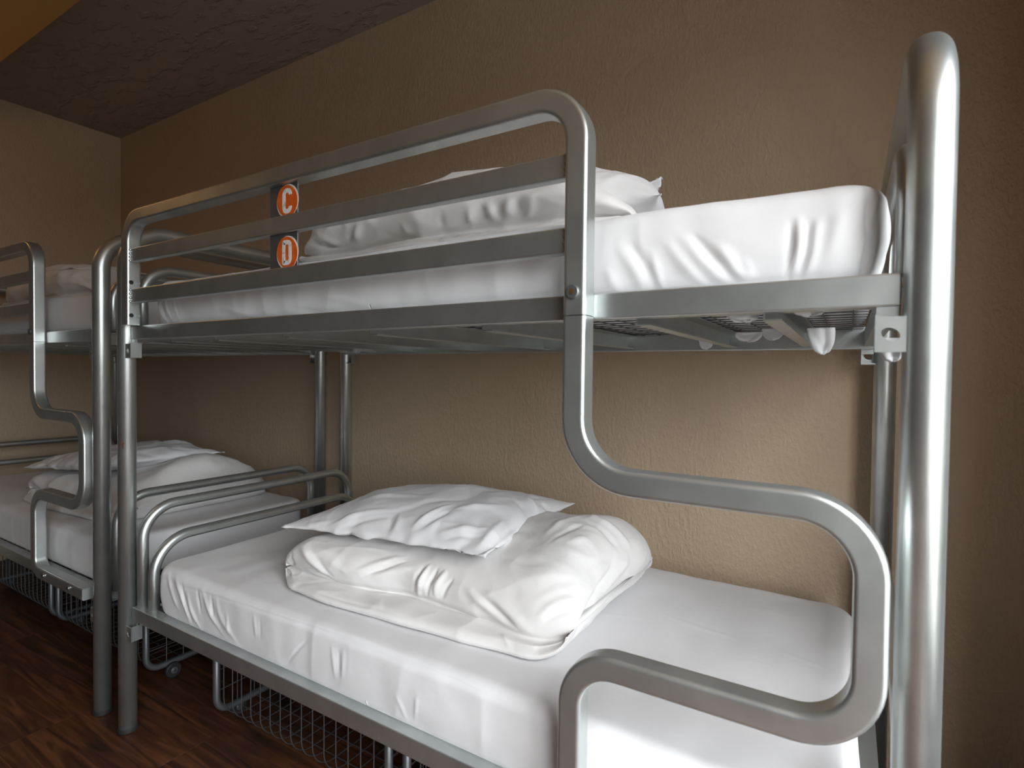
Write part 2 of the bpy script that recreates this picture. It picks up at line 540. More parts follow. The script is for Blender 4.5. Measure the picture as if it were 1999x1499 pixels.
def make_bunk():
    b = thing('bunk_bed', 'near silver tubular steel bunk bed with orange C and D badges', 'bunk bed', (0, 0, 0), 'bunk beds along the back wall')
    # end frames: one bent tube each, floor to floor
    for x in (0.0, L):
        ef = tube('end_frame', fillet([(x, 0, .012), (x, 0, 1.575), (x, D, 1.575), (x, D, .012)], .11, 12), R, XN, S, b, 32)
        for yy in (0, D):
            cyl('foot_cap', (x, yy, 0), (x, yy, .014), .0285, M['rubber'], ef, 28, .003)
        # hook brackets that carry the side rails
        sx = 1 if x == 0 else -1
        for zt in (ZU0, ZL0):
            for yy, fy in ((0.0, 1), (D, -1)):
                xb = x + sx * .036
                ya = -.012 if fy > 0 else D + .012
                br = plate_with_hole('rail_bracket', xb + sx * .001, zt - .036, .033, .044, .0105, .0075, ya - .0015, ya + .0015, S, ef)
                bm = box_bm(xb - .015 + sx * .001, xb + .015 + sx * .001, min(ya, yy + fy * .018), max(ya, yy + fy * .018), zt - .057, zt - .054)
                xo = xb + sx * (.001 + .015)
                box_bm(min(xo, xo + sx * .0015), max(xo, xo + sx * .0015), min(ya, yy + fy * .018), max(ya, yy + fy * .018), zt - .057, zt - .011, bm=bm)
                obj_bm('bracket_flange', bm, S, ef)
                box('rail_tongue', xb - .013 + sx * .003, xb + .013 + sx * .003, yy + .003 if fy > 0 else yy - .006, yy + .006 if fy > 0 else yy - .003, zt - .03, zt + .002, S, ef)
    # side rails
    for z0, z1 in ((ZU0, ZU1), (ZL0, ZL1)):
        box('side_rail', .026, L - .026, 0.0, .034, z0, z1, S, b, .0025)
        box('side_rail', .026, L - .026, D - .034, D, z0 - (.018 if z0 > 1 else 0), z1, S, b, .0025)
        zt = z0 - .010 if z0 > 1 else z0 - .004
        for xs in (.045, .20, .42, .72, 1.02, 1.32, 1.625, 1.815, L - .045):
            bm = box_bm(xs - .003, xs, .034, D - .034, zt, z1 - .012)
            box_bm(xs, xs + .030, .034, D - .034, z1 - .0145, z1 - .012, bm=bm)
            box_bm(xs, xs + .022, .034, D - .034, zt, zt + .0025, bm=bm)
            obj_bm('cross_slat', bm, S, b)
        wire_mesh('wire_base', .05, L - .05, .034, D - .034, z1 - .008, .050, .055, .0014, b)
    # end hoops that stop the mattress
    hoop('end_hoop', .045, ZL1 - .002, .706, .024, D - .024, .10, .016, b)
    hoop('end_hoop', .100, ZL1 - .002, .612, .030, D - .030, .11, .016, b)
    hoop('end_hoop', .045, ZU1 - .002, 1.455, .024, D - .024, .09, .016, b)
    hoop('end_hoop', L - .006, ZL1 - .002, .706, .046, D - .046, .10, .016, b)
    hoop('end_hoop', L - .016, ZU1 - .002, 1.455, .042, D - .042, .09, .016, b)
    # guard rail: bent square tube, two bars
    q = .0195
    GT, GX0, GX1 = 1.609, .0735, 1.5445
    seam = 1.235
    gp = fillet([(GX0, -.02, 1.272), (GX0, -.02, GT - q), (GX1, -.02, GT - q), (GX1, -.02, seam + .0007)], [.075, .075], 12)
    V, Fc = sweep(gp, square_profile(.04, .039), YN)
    g = fix_normals(obj('guard_rail', V, Fc, S, b)); g.data.set_sharp_from_angle(angle=math.radians(50))
    for z0, z1 in ((1.458, 1.498), (1.337, 1.379)):
        bar = box('guard_bar', GX0 + q - .001, GX1 - q + .001, -.0315, -.0095, z0, z1, S, g, .003)
        # weld beads at the two ends
        for xw, sg in ((GX0 + q, 1), (GX1 - q, -1)):
            for k in range(4):
                zz = z0 + .004 + k * (z1 - z0 - .008) / 3
                bmw = bmesh.new(); bmesh.ops.create_icosphere(bmw, subdivisions=1, radius=.0042)
                for v in bmw.verts: v.co += Vector((xw + sg * .001, -.0315, zz))
                obj_bm('weld_bead', bmw, M['steel'], g, True)
    screw(g, (GX1 - .001, -.04, 1.272), (0, -1, 0), .0115, M['silver_dark'], M['brass'])
    for zz in (1.398, 1.300):
        cyl('screw_hole', (GX0 + q, -.0285, zz), (GX0 + q + .001, -.0285, zz), .0062, M['hole'], g, 16)
        cyl('screw_head', (GX0 + q, -.0095, zz), (GX0 + q + .0022, -.0095, zz), .0062, S, g, 16, .0008)
    # ladder: one bent square tube below the guard rail
    lp = fillet([(GX1, -.02, seam - .0007), (GX1, -.02, .975), (1.949, -.02, .975), (1.949, -.02, .683), (GX1, -.02, .683), (GX1, -.02, .394), (1.955, -.02, .394)],
                [.095, .085, .085, .075, .050], 12)
    V, Fc = sweep(lp, square_profile(.04, .039), YN)
    ld = fix_normals(obj('ladder', V, Fc, S, b)); ld.data.set_sharp_from_angle(angle=math.radians(50))
    for xx in (1.647, 1.854):
        screw(ld, (xx, -.04, .397), (0, -1, 0), .008)
    return b

bunk = make_bunk()
GAP = 0.170
left_bunk = copy_tree(bunk)
left_bunk.location.x = -(L + GAP)
left_bunk['label'] = 'farther silver tubular steel bunk bed cut off by the left picture edge'

# lettered badges on the near guard rail only
pnl = box('label_panel', .747, .846, -.0225, -.0185, 1.362, 1.585, M['silver_dark'], bunk, .0008)
def badge(cx, cz, letter):
    yb = -.0225
    cyl('sticker_backing', (cx, yb - .0008, cz), (cx, yb, cz), .0385, M['sticker_white'], pnl, 48)
    V, Fc = [], []
    n = 48
    for yy in (yb - .0016, yb - .0008):
        for k in range(n):
            a = 2 * PI * k / n
            x, z = .0385 * math.cos(a), .0345 * math.sin(a)
            c, s = math.cos(-PI / 4), math.sin(-PI / 4)
            V.append((cx + c * x - s * z, yy, cz + s * x + c * z))
    Fc = [tuple(range(n)), tuple(range(n, 2 * n))[::-1]] + [(k, (k + 1) % n, n + (k + 1) % n, n + k) for k in range(n)]
    fix_normals(obj('round_sticker', V, Fc, M['orange'], pnl, False))
    w, h, st = .0225, .047, .0105
    x0, x1, z0, z1 = cx - w / 2, cx + w / 2, cz - h / 2, cz + h / 2
    if letter == 'C':
        p = fillet([(x1, 0, cz + .013), (x1, 0, z1), (x0, 0, z1), (x0, 0, z0), (x1, 0, z0), (x1, 0, cz - .013)], .009, 6)
        ribbon_letter('letter_c', p[:, [0, 2]], st, yb - .0022, yb - .0015, M['letter_white'], pnl)
    else:
        p = fillet([(x0, 0, cz), (x0, 0, z1), (x1, 0, z1), (x1, 0, z0), (x0, 0, z0), (x0, 0, cz - .001)], [.0012, .009, .009, .0012], 6)
        ribbon_letter('letter_d', p[:, [0, 2]], st, yb - .0022, yb - .0015, M['letter_white'], pnl)
badge(.811, 1.531, 'C'); badge(.811, 1.413, 'D')
# chips in the paint of the near left post, down to rusty steel
near_frame = [c for c in bunk.children if c.name.startswith('end_frame')][0]
def chip(phi, z, dphi, dz, seed):
    rnd = random.Random(seed); n = 14
    V = [((R + .0005) * math.cos(phi), (R + .0005) * math.sin(phi), z)]
    for k in range(n):
        a = 2 * PI * k / n; q = .65 + .5 * rnd.random()
        V.append(((R + .0004) * math.cos(phi + dphi * q * math.cos(a)), (R + .0004) * math.sin(phi + dphi * q * math.cos(a)), z + dz * q * math.sin(a)))
    fix_normals(obj('paint_chip', V, [(0, 1 + k, 1 + (k + 1) % n) for k in range(n)], M['rust'], near_frame, True))
chip(-.86, .905, .14, .012, 1); chip(-1.05, .935, .06, .010, 2); chip(-1.2, .925, .05, .006, 3); chip(-.98, .918, .05, .008, 4)

# ------------------------------------------------------------------ cloth helpers
def vnoise(P, s, off=0.0, st=(1, 1, 1)):
    return np.array([mnoise.noise(Vector((p[0] * s * st[0] + off, p[1] * s * st[1] - off, p[2] * s * st[2] + 2 * off))) for p in P])

def ridged(P, s, off=0.0, st=(1, 1, 1), k=2.0):
    n = vnoise(P, s, off, st)
    return np.clip(1 - np.abs(n) * k, 0, 1) ** 2

def crease(P, s, off=0.0, st=(1, 1, 1), k=7.0):
    """thin fold lines, stronger in some places than in others"""
    Q = np.asarray(P)
    warp = np.stack([vnoise(Q, s * .7, off + 11 + i) for i in range(2)] + [np.zeros(len(Q))], 1) * (.35 / s)
    n = vnoise(Q + warp, s, off, st)
    return np.exp(-(n * k) ** 2) * np.clip(.5 + 1.2 * vnoise(Q, s * .5, off + 40), 0, 1)

def stroke_disp(P, strokes):
    """each stroke: (polyline, width, amplitude): a ridge (+) or crease (-) that fades at its ends"""
    d = np.zeros(len(P))
    for pts, w, a in strokes:
        pts = [np.asarray(q, float) for q in pts]
        seg = [np.linalg.norm(pts[i + 1] - pts[i]) for i in range(len(pts) - 1)]
        tot = sum(seg); acc = 0
        best = np.full(len(P), 1e9); par = np.zeros(len(P))
        for i, l in enumerate(seg):
            u = (pts[i + 1] - pts[i]) / max(l, 1e-9)
            t = np.clip((P - pts[i]) @ u, 0, l)
            dd = np.linalg.norm(P - pts[i] - t[:, None] * u, axis=1)
            mk = dd < best
            best[mk] = dd[mk]; par[mk] = (acc + t[mk]) / tot
            acc += l
        fade = np.sin(PI * np.clip(par, 0, 1)) ** 1.1
        near = best < 4 * w
        if near.any():
            wl_ = w * (.75 + .5 * fade[near])
            wob = 1 + .35 * vnoise(P[near], 30, w * 900)
            d[near] += a * wob * np.exp(-(best[near] / wl_) ** 2) * fade[near]
    return d

def project(P):
    d = np.asarray(P) - CAM; z = d @ CF
    return 999.5 + F_PX * (d @ CR) / z, 749.5 - F_PX * (d @ CU) / z, z

def snap(V, strokes):
    """lay strokes that were read off the photograph onto the surface V they belong to"""
    X, Y, Z = project(V); out = []
    for pts, w, a in strokes:
        # refine the polyline so that it follows the surface
        fine = []
        for i in range(len(pts) - 1):
            k = max(2, int(math.hypot(pts[i + 1][0] - pts[i][0], pts[i + 1][1] - pts[i][1]) / 12))
            for j in range(k): fine.append((pts[i][0] + (pts[i + 1][0] - pts[i][0]) * j / k, pts[i][1] + (pts[i + 1][1] - pts[i][1]) * j / k))
        fine.append(pts[-1])
        poly = []
        for x, y in fine:
            d = (X - x) ** 2 + (Y - y) ** 2
            near = np.where(d < 7.0 ** 2)[0]
            if len(near) == 0: continue
            zmin = Z[near].min()
            near = near[Z[near] < zmin + .03]
            poly.append(V[near[np.argmin(d[near])]])
        for _ in range(3):
            poly = [poly[0]] + [(poly[i - 1] + 2 * poly[i] + poly[i + 1]) / 4 for i in range(1, len(poly) - 1)] + [poly[-1]] if len(poly) > 2 else poly
        if len(poly) > 1: out.append((poly, w, a))
    return out

def vert_normals(V, Fq):
    V = np.asarray(V); n = np.zeros_like(V)
    Fq = np.asarray(Fq)
    fn = np.cross(V[Fq[:, 2]] - V[Fq[:, 0]], V[Fq[:, 3]] - V[Fq[:, 1]])
    for k in range(4):
        np.add.at(n, Fq[:, k], fn)
    return n / np.maximum(np.linalg.norm(n, axis=1), 1e-12)[:, None]

def grid_box(nx, ny, nz):
    """unit box [-1,1]^3 surface as welded quads"""
    idx = {}; V = []; Fq = []
    def vid(i, j, k):
        key = (i, j, k)
        if key not in idx:
            idx[key] = len(V); V.append((2 * i / nx - 1, 2 * j / ny - 1, 2 * k / nz - 1))
        return idx[key]
    for i in range(nx):
        for j in range(ny):
            Fq.append((vid(i, j, nz), vid(i + 1, j, nz), vid(i + 1, j + 1, nz), vid(i, j + 1, nz)))
            Fq.append((vid(i, j, 0), vid(i, j + 1, 0), vid(i + 1, j + 1, 0), vid(i + 1, j, 0)))
    for i in range(nx):
        for k in range(nz):
            Fq.append((vid(i, 0, k), vid(i + 1, 0, k), vid(i + 1, 0, k + 1), vid(i, 0, k + 1)))
            Fq.append((vid(i, ny, k), vid(i, ny, k + 1), vid(i + 1, ny, k + 1), vid(i + 1, ny, k)))
    for j in range(ny):
        for k in range(nz):
            Fq.append((vid(0, j, k), vid(0, j, k + 1), vid(0, j + 1, k + 1), vid(0, j + 1, k)))
            Fq.append((vid(nx, j, k), vid(nx, j + 1, k), vid(nx, j + 1, k + 1), vid(nx, j, k + 1)))
    return np.array(V), Fq

def mattress(label, x0, x1, y0, y1, z0, z1, strokes=(), res=1.0, seed=1.0, sag=None, lift=None):
    V, Fq = grid_box(int(420 * res), int(110 * res), max(6, int(40 * res)))
    h = np.array([(x1 - x0) / 2, (y1 - y0) / 2, (z1 - z0) / 2]); c = np.array([(x0 + x1) / 2, (y0 + y1) / 2, (z0 + z1) / 2])
    # finer sampling near the edges, then round edges and corners
    P = V * h
    rz, rc = .024, .070
    inner = np.clip(P, -(h - rz), h - rz); inner2 = P.copy()
    q = P - inner; l = np.linalg.norm(q, axis=1); mk = l > 1e-9
    Pr = P.copy(); Pr[mk] = inner[mk] + q[mk] / l[mk][:, None] * np.minimum(rz, np.max(np.abs(q[mk]), axis=1))[:, None]
    # round the vertical corners more
    hx, hy = h[0] - rc, h[1] - rc
    ax, ay = np.abs(Pr[:, 0]) - hx, np.abs(Pr[:, 1]) - hy
    cm = (ax > 0) & (ay > 0)
    ll = np.hypot(ax[cm], ay[cm]); mxv = np.maximum(ax[cm], ay[cm]); f = mxv / np.maximum(ll, 1e-9)
    Pr[cm, 0] = np.sign(Pr[cm, 0]) * (hx + ax[cm] * f); Pr[cm, 1] = np.sign(Pr[cm, 1]) * (hy + ay[cm] * f)
    P = Pr
    # soft sides: bulge a little, tuck in at the bottom
    zz = P[:, 2] / h[2]
    side = np.maximum(np.abs(P[:, 0]) / h[0], np.abs(P[:, 1]) / h[1]) ** 40
    sc = 1 + 0 * zz
    P[:, 1] += np.sign(P[:, 1]) * side * (.006 * (1 - zz ** 2) - .005 * np.clip(-zz, 0, 1) ** 2)
    P[:, 0] += np.sign(P[:, 0]) * side * (.006 * (1 - zz ** 2) - .014 * np.clip(-zz, 0, 1) ** 2)
    W = P + c
    n = vert_normals(W, Fq)
    top = np.clip(n[:, 2], 0, 1); sd = 1 - np.abs(n[:, 2])
    d = .0035 * vnoise(W, 5, seed) * (0.5 + top) - .0012 * crease(W, 4.5, seed + 2, (.6, 1, 1)) + .0016 * vnoise(W, 16, seed + 3, (1, .6, 1))
    d += sd * (.0018 * (ridged(W, 9, seed + 7, (1, 1, .25)) - .25))
    if strokes: d += .50 * stroke_disp(W, snap(W, [(p_, .75 * w_, a_) for p_, w_, a_ in strokes]))
    if sag is not None: W[:, 2] += sag(W) * (W[:, 2] > c[2])
    d *= np.where(W[:, 2] < z0 + .012, .0, 1)
    W = W + n * d[:, None]
    W[:, 2] = np.maximum(W[:, 2], z0)
    base = np.array([c[0], c[1], z0])
    o = obj('mattress', W - base, Fq, M['sheet'], None, True, tuple(base))
    return tag(o, label, 'mattress', 'sheeted mattresses on the bunks')

def crom(P, t):
    """periodic Catmull-Rom through P (K,2) at params t in [0,K)"""
    K = len(P); i = np.floor(t).astype(int); f = (t - i)[:, None]
    p0, p1, p2, p3 = P[(i - 1) % K], P[i % K], P[(i + 1) % K], P[(i + 2) % K]
    return .5 * ((2 * p1) + (-p0 + p2) * f + (2 * p0 - 5 * p1 + 4 * p2 - p3) * f ** 2 + (-p0 + 3 * p1 - 3 * p2 + p3) * f ** 3)

def duvet(label, stations, zbase, dx=0.0, dy=0.0, strokes=(), nr=150, npf=150, seed=1.0, amp=1.0, x_lean=None, endl=.07, endr=.07, mirror=False):
    """folded duvet: cross-sections (y, z) given at x stations, swept along x with soft folded ends"""
    xs = np.array([s[0] for s in stations]); CP = np.array([s[1] for s in stations], float)
    K = CP.shape[1]
    x0, x1 = xs[0], xs[-1]
    u = np.linspace(0, 1, nr); u = .5 - .5 * np.cos(PI * u) * (1 - .35 * np.sin(PI * u) ** 2)
    X = x0 + (x1 - x0) * (u - u.min()) / (u.max() - u.min())
    V = []
    t = np.linspace(0, K, npf, endpoint=False)
    for x in X:
        j = min(max(np.searchsorted(xs, x) - 1, 0), len(xs) - 2)
        f = (x - xs[j]) / (xs[j + 1] - xs[j]); f = f * f * (3 - 2 * f)
        pr = crom(CP[j] * (1 - f) + CP[j + 1] * f, t)
        e = 1.0
        if x - x0 < endl: e = math.sqrt(max(0, 1 - (1 - (x - x0) / endl) ** 2))
        if x1 - x < endr: e = min(e, math.sqrt(max(0, 1 - (1 - (x1 - x) / endr) ** 2)))
        cy, cz = pr[:, 0].mean(), pr[:, 1].max() * .30
        e2 = .12 + .88 * e; ey = .90 + .10 * e
        for p in pr:
            V.append((x, cy + (p[0] - cy) * ey, max(.001, cz + (p[1] - cz) * e2)))
    V = np.array(V)
    Fq = []
    for i in range(nr - 1):
        for k in range(npf):
            Fq.append((i * npf + k, (i + 1) * npf + k, (i + 1) * npf + (k + 1) % npf, i * npf + (k + 1) % npf))
    V = V + np.array([dx, dy, zbase])
    n = vert_normals(V, Fq)
    up = np.clip((V[:, 2] - zbase) / .03, 0, 1)
    d = .008 * vnoise(V, 6, seed) - .0055 * crease(V, 5.0, seed + 2, (1, 1, 1.2)) - .0035 * crease(V, 9.5, seed + 6, (.7, 1, 1)) + .008 * (ridged(V, 4.2, seed + 5, (1.0, .7, 1.3), 2.2) - .25) + .0035 * (ridged(V, 13, seed + 9, (.6, 1, 1)) - .25)
    d *= amp
    if strokes: d += .78 * stroke_disp(V, snap(V, [(p_, .8 * w_, a_) for p_, w_, a_ in strokes]))
    # check orientation
    cen = V.mean(0)
    if ((V - cen) * n).sum() < 0: n = -n; Fq = [f[::-1] for f in Fq]
    V = V + n * (d * up)[:, None]
    V[:, 2] = np.maximum(V[:, 2], zbase + .0005)
    if x_lean is not None: V = x_lean(V)
    Fq.append(tuple(range(npf))); Fq.append(tuple((nr - 1) * npf + k for k in range(npf))[::-1])
    base = np.array([(x0 + x1) / 2 + dx, CP[:, :, 0].mean() + dy, zbase])
    o = fix_normals(obj('folded_duvet', V - base, Fq, M['duvet'], None, True, tuple(base)))
    return tag(o, label, 'duvet', 'folded duvets on the bunks')

def pillow(label, A, B, C, Dc, thick, strokes=(), n=84, seed=1.0, under=.3, amp=1.0, bow=0.0, fat=.62):
    """pillow between four corner points (A-B front edge, D-C back edge)"""
    A, B, C, Dc = [np.asarray(q, float) for q in (A, B, C, Dc)]
    g = np.linspace(-1, 1, n); g = np.sign(g) * np.abs(g) ** .85
    def layer(sgn):
        out = []
        for v in g:
            for u in g:
                ins = .07
                uu = u * (1 - ins * (1 - v * v) ** 1.0 * abs(u) ** 3); vv = v * (1 - ins * (1 - u * u) * abs(v) ** 3)
                s, t = (uu + 1) / 2, (vv + 1) / 2
                p = (1 - s) * (1 - t) * A + s * (1 - t) * B + s * t * C + (1 - s) * t * Dc
                f = max(0, (1 - abs(u) ** 2.4)) ** fat * max(0, (1 - abs(v) ** 2.4)) ** fat
                z = thick * f * (1 if sgn > 0 else -under)
                out.append(p + np.array([0, 0, z + bow * (1 - u * u)]))
        return out
    V = layer(1); top = len(V); Fq = []
    for i in range(n - 1):
        for k in range(n - 1):
            Fq.append((i * n + k, i * n + k + 1, (i + 1) * n + k + 1, (i + 1) * n + k))
    Bt = layer(-1); mp = {}
    for i in range(n):
        for k in range(n):
            if i in (0, n - 1) or k in (0, n - 1): mp[(i, k)] = i * n + k
            else:
                mp[(i, k)] = len(V); V.append(Bt[i * n + k])
    for i in range(n - 1):
        for k in range(n - 1):
            Fq.append((mp[(i, k)], mp[(i + 1, k)], mp[(i + 1, k + 1)], mp[(i, k + 1)]))
    V = np.array(V); nn = vert_normals(V, Fq)
    d = .006 * vnoise(V, 7, seed) - .0045 * crease(V, 6.0, seed + 2) - .003 * crease(V, 11, seed + 6, (1, .6, 1)) + .005 * (ridged(V, 5.5, seed + 4, (1, .8, 1), 2.3) - .25) + .002 * (ridged(V, 16, seed + 8) - .25)
    d *= amp
    if strokes: d = d + .80 * stroke_disp(V, snap(V, [(p_, .85 * w_, a_) for p_, w_, a_ in strokes]))
    V = V + nn * d[:, None]
    base = np.array([(A[0] + C[0]) / 2, (A[1] + C[1]) / 2, V[:, 2].min()])
    o = fix_normals(obj('pillow', V - base, Fq, M['sheet'], None, True, tuple(base)))
    return tag(o, label, 'pillow', 'pillows on the folded duvets')

# ------------------------------------------------------------------ mattresses
MB_L, MT_L = ZL1 - .006, .545
MB_U, MT_U = ZU1 - .006, 1.408

Yf = .028
def px(pts, Y): return [aty(a, b_, Y) for a, b_ in pts]
low_st = []
for pts, w, a in [([(345, 1105), (350, 1150), (378, 1225)], .008, .010), ([(366, 1150), (372, 1190), (400, 1235)], .007, .009),
                  ([(330, 1110), (335, 1150), (350, 1195)], .008, .008), ([(395, 1145), (405, 1190), (440, 1245)], .008, .008),
                  ([(420, 1160), (425, 1200), (470, 1262)], .010, .006), ([(385, 1145), (392, 1200)], .005, -.008),
                  ([(356, 1130), (362, 1180), (385, 1228)], .005, -.008), ([(410, 1160), (418, 1210)], .005, -.006),
                  ([(440, 1190), (450, 1245)], .006, .004), ([(495, 1195), (500, 1250)], .005, .004), ([(506, 1200), (508, 1250)], .004, -.003),
                  ([(648, 1255), (655, 1330)], .005, .004), ([(660, 1258), (663, 1330)], .005, -.004), ([(672, 1262), (668, 1330)], .006, .003),
                  ([(770, 1350), (800, 1415)], .004, .0035), ([(815, 1350), (810, 1410)], .004, .0035),
                  ([(605, 1243), (575, 1275), (556, 1300)], .003, -.006), ([(608, 1185), (600, 1240)], .003, .003)]:
    low_st.append((pts, w, a))
# hem seam that runs along the top front edge
low_st.append(([(332, 1132), (440, 1165), (590, 1213), (700, 1247), (900, 1325), (1050, 1400)], .005, .004))
low_st.append(([(332, 1137), (440, 1170), (590, 1218), (700, 1252), (900, 1331), (1050, 1406)], .004, -.004))
for pts, a in [([(1260, 1190), (1400, 1235), (1500, 1262)], .0025), ([(1100, 1190), (1300, 1215)], .002), ([(1500, 1262), (1640, 1315)], .002),
               ([(470, 1080), (640, 1130)], .003), ([(440, 1100), (600, 1180)], .002)]:
    low_st.append((pts, .006, a))
mattress('white sheeted mattress of the near lower bunk with gathered corner folds', .112, 1.943, .021, .848, MB_L, MT_L, low_st, 1.0, 2.3)

up_st = []
Yu = .030
for pts, w, a in [([(1300, 470), (1330, 510), (1385, 562)], .010, .007), ([(1325, 455), (1365, 505), (1430, 562)], .011, .008),
                  ([(1345, 450), (1390, 500), (1445, 550)], .007, -.008), ([(1395, 470), (1440, 530), (1465, 555)], .009, .007),
                  ([(1200, 470), (1240, 530), (1262, 570)], .010, .006), ([(1225, 465), (1260, 520), (1290, 570)], .007, -.006),
                  ([(1270, 480), (1280, 530), (1300, 572)], .008, .005), ([(1180, 520), (1215, 575)], .010, .005),
                  ([(1562, 415), (1562, 470), (1545, 545)], .007, .010), ([(1548, 420), (1548, 480), (1535, 548)], .006, -.009),
                  ([(1600, 415), (1590, 460), (1572, 545)], .009, .011), ([(1582, 430), (1575, 490), (1562, 545)], .006, -.010),
                  ([(1650, 395), (1640, 440), (1615, 500)], .012, .006), ([(1716, 365), (1700, 430), (1668, 535)], .005, .006),
                  ([(1725, 372), (1710, 440), (1680, 535)], .008, -.006), ([(1740, 400), (1735, 470), (1715, 530)], .012, .006),
                  ([(1470, 545), (1450, 500)], .006, .004), ([(1400, 520), (1480, 545)], .006, .004),
                  ([(305, 585), (312, 610), (330, 632)], .006, .006), ([(322, 580), (326, 610), (345, 632)], .005, .006), ([(313, 585), (320, 610), (336, 632)], .004, -.006),
                  ([(338, 580), (340, 605), (355, 630)], .005, .004), ([(430, 600), (520, 620)], .008, .004), ([(620, 575), (720, 595)], .01, .004), ([(560, 600), (640, 612)], .008, -.004)]:
    up_st.append((pts, w, a))
up_m = mattress('white sheeted mattress of the near upper bunk behind the guard rail', .085, 1.958, .030, .848, MB_U, MT_U, up_st, 1.0, 5.1)

SH = -(L + GAP)
mattress('white sheeted mattress of the farther lower bunk', SH + .112, SH + 1.943, .030, .848, MB_L, MT_L, (), .35, 8.2)
mattress('white sheeted mattress of the farther upper bunk', SH + .085, SH + 1.958, .030, .848, MB_U, MT_U, (), .35, 11.7)

# sheet corners that poke down through the wire base of the near upper bunk
def tuck(px_top, px_tip, Y, wid, seed):
    a = aty(*px_top, Y); b_ = aty(*px_tip, Y)
    a[2] = min(a[2], MB_U - .004)
    n = 10; V, Fc = [], []
    for i in range(n + 1):
        t = i / n
        c = a * (1 - t) + b_ * t
        hw = wid * math.sqrt(max(0, 1 - t ** 2.2)) + .002
        for k in range(n + 1):
            s = 2 * k / n - 1
            fold = .001 * math.sin(s * 3 + seed) + .005 * mnoise.noise(Vector((s * 2 + seed, t * 2, seed)))
            V.append((c[0] + hw * s, c[1] + fold, c[2] + .004 * mnoise.noise(Vector((s * 3, seed, t))) * t))
    for i in range(n):
        for k in range(n):
            q = i * (n + 1) + k
            Fc.append((q, q + 1, q + n + 2, q + n + 1))
    o = obj('sheet_corner', V, Fc, M['sheet'], None)
    md = o.modifiers.new('thickness', 'SOLIDIFY'); md.thickness = .0015
    o.parent = up_m; o.location = tuple(-np.array(up_m.location))
    return o
for a_, b_, Y, w, sd in [((1602, 640), (1606, 692), .30, .020, 0), ((1735, 660), (1742, 706), .05, .014, 1), ((1462, 648), (1460, 668), .62, .030, 2),
                        ((1510, 640), (1508, 664), .70, .025, 3), ((1378, 660), (1378, 682), .74, .018, 4), ((1450, 615), (1452, 628), .10, .022, 5),
                        ((697, 680), (697, 690), .70, .02, 6), ((1580, 604), (1582, 616), .06, .02, 7)]:
    tuck(a_, b_, Y, w, sd)

# ------------------------------------------------------------------ duvets and pillows
def prof(tip, cr, czc, front, top, back):
    """closed cross-section: flat flap in front, crease, then the padded bulk"""
    return [(back, .004), (back - .25, .0), (tip + .12, .0), (tip + .02, .0), (tip - .002, .012), (tip + .012, .026), (cr - .02, .030), (cr, czc),
            *front, *top, (back + .02, .06), (back + .012, .025)]
st_main = [
    (.562, prof(.140, .165, .034, [(.150, .048), (.138, .078)], [(.165, .104), (.30, .112), (.50, .115), (.68, .095)], .74)),
    (.66, prof(.108, .160, .033, [(.146, .050), (.138, .088)], [(.175, .118), (.32, .128), (.50, .130), (.68, .105)], .76)),
    (.80, prof(.100, .172, .032, [(.160, .050), (.160, .090)], [(.205, .120), (.34, .135), (.52, .140), (.68, .115)], .77)),
    (1.00, prof(.113, .210, .031, [(.200, .050), (.205, .085)], [(.250, .120), (.38, .148), (.54, .155), (.70, .130)], .78)),
    (1.20, prof(.125, .200, .031, [(.192, .050), (.205, .095)], [(.265, .145), (.40, .185), (.55, .195), (.70, .155)], .78)),
    (1.34, prof(.138, .178, .031, [(.176, .050), (.200, .100)], [(.280, .160), (.42, .205), (.56, .212), (.69, .165)], .78)),
    (1.435, prof(.160, .195, .030, [(.195, .050), (.220, .095)], [(.300, .150), (.43, .195), (.56, .200), (.68, .155)], .76)),
]
zb = MT_L
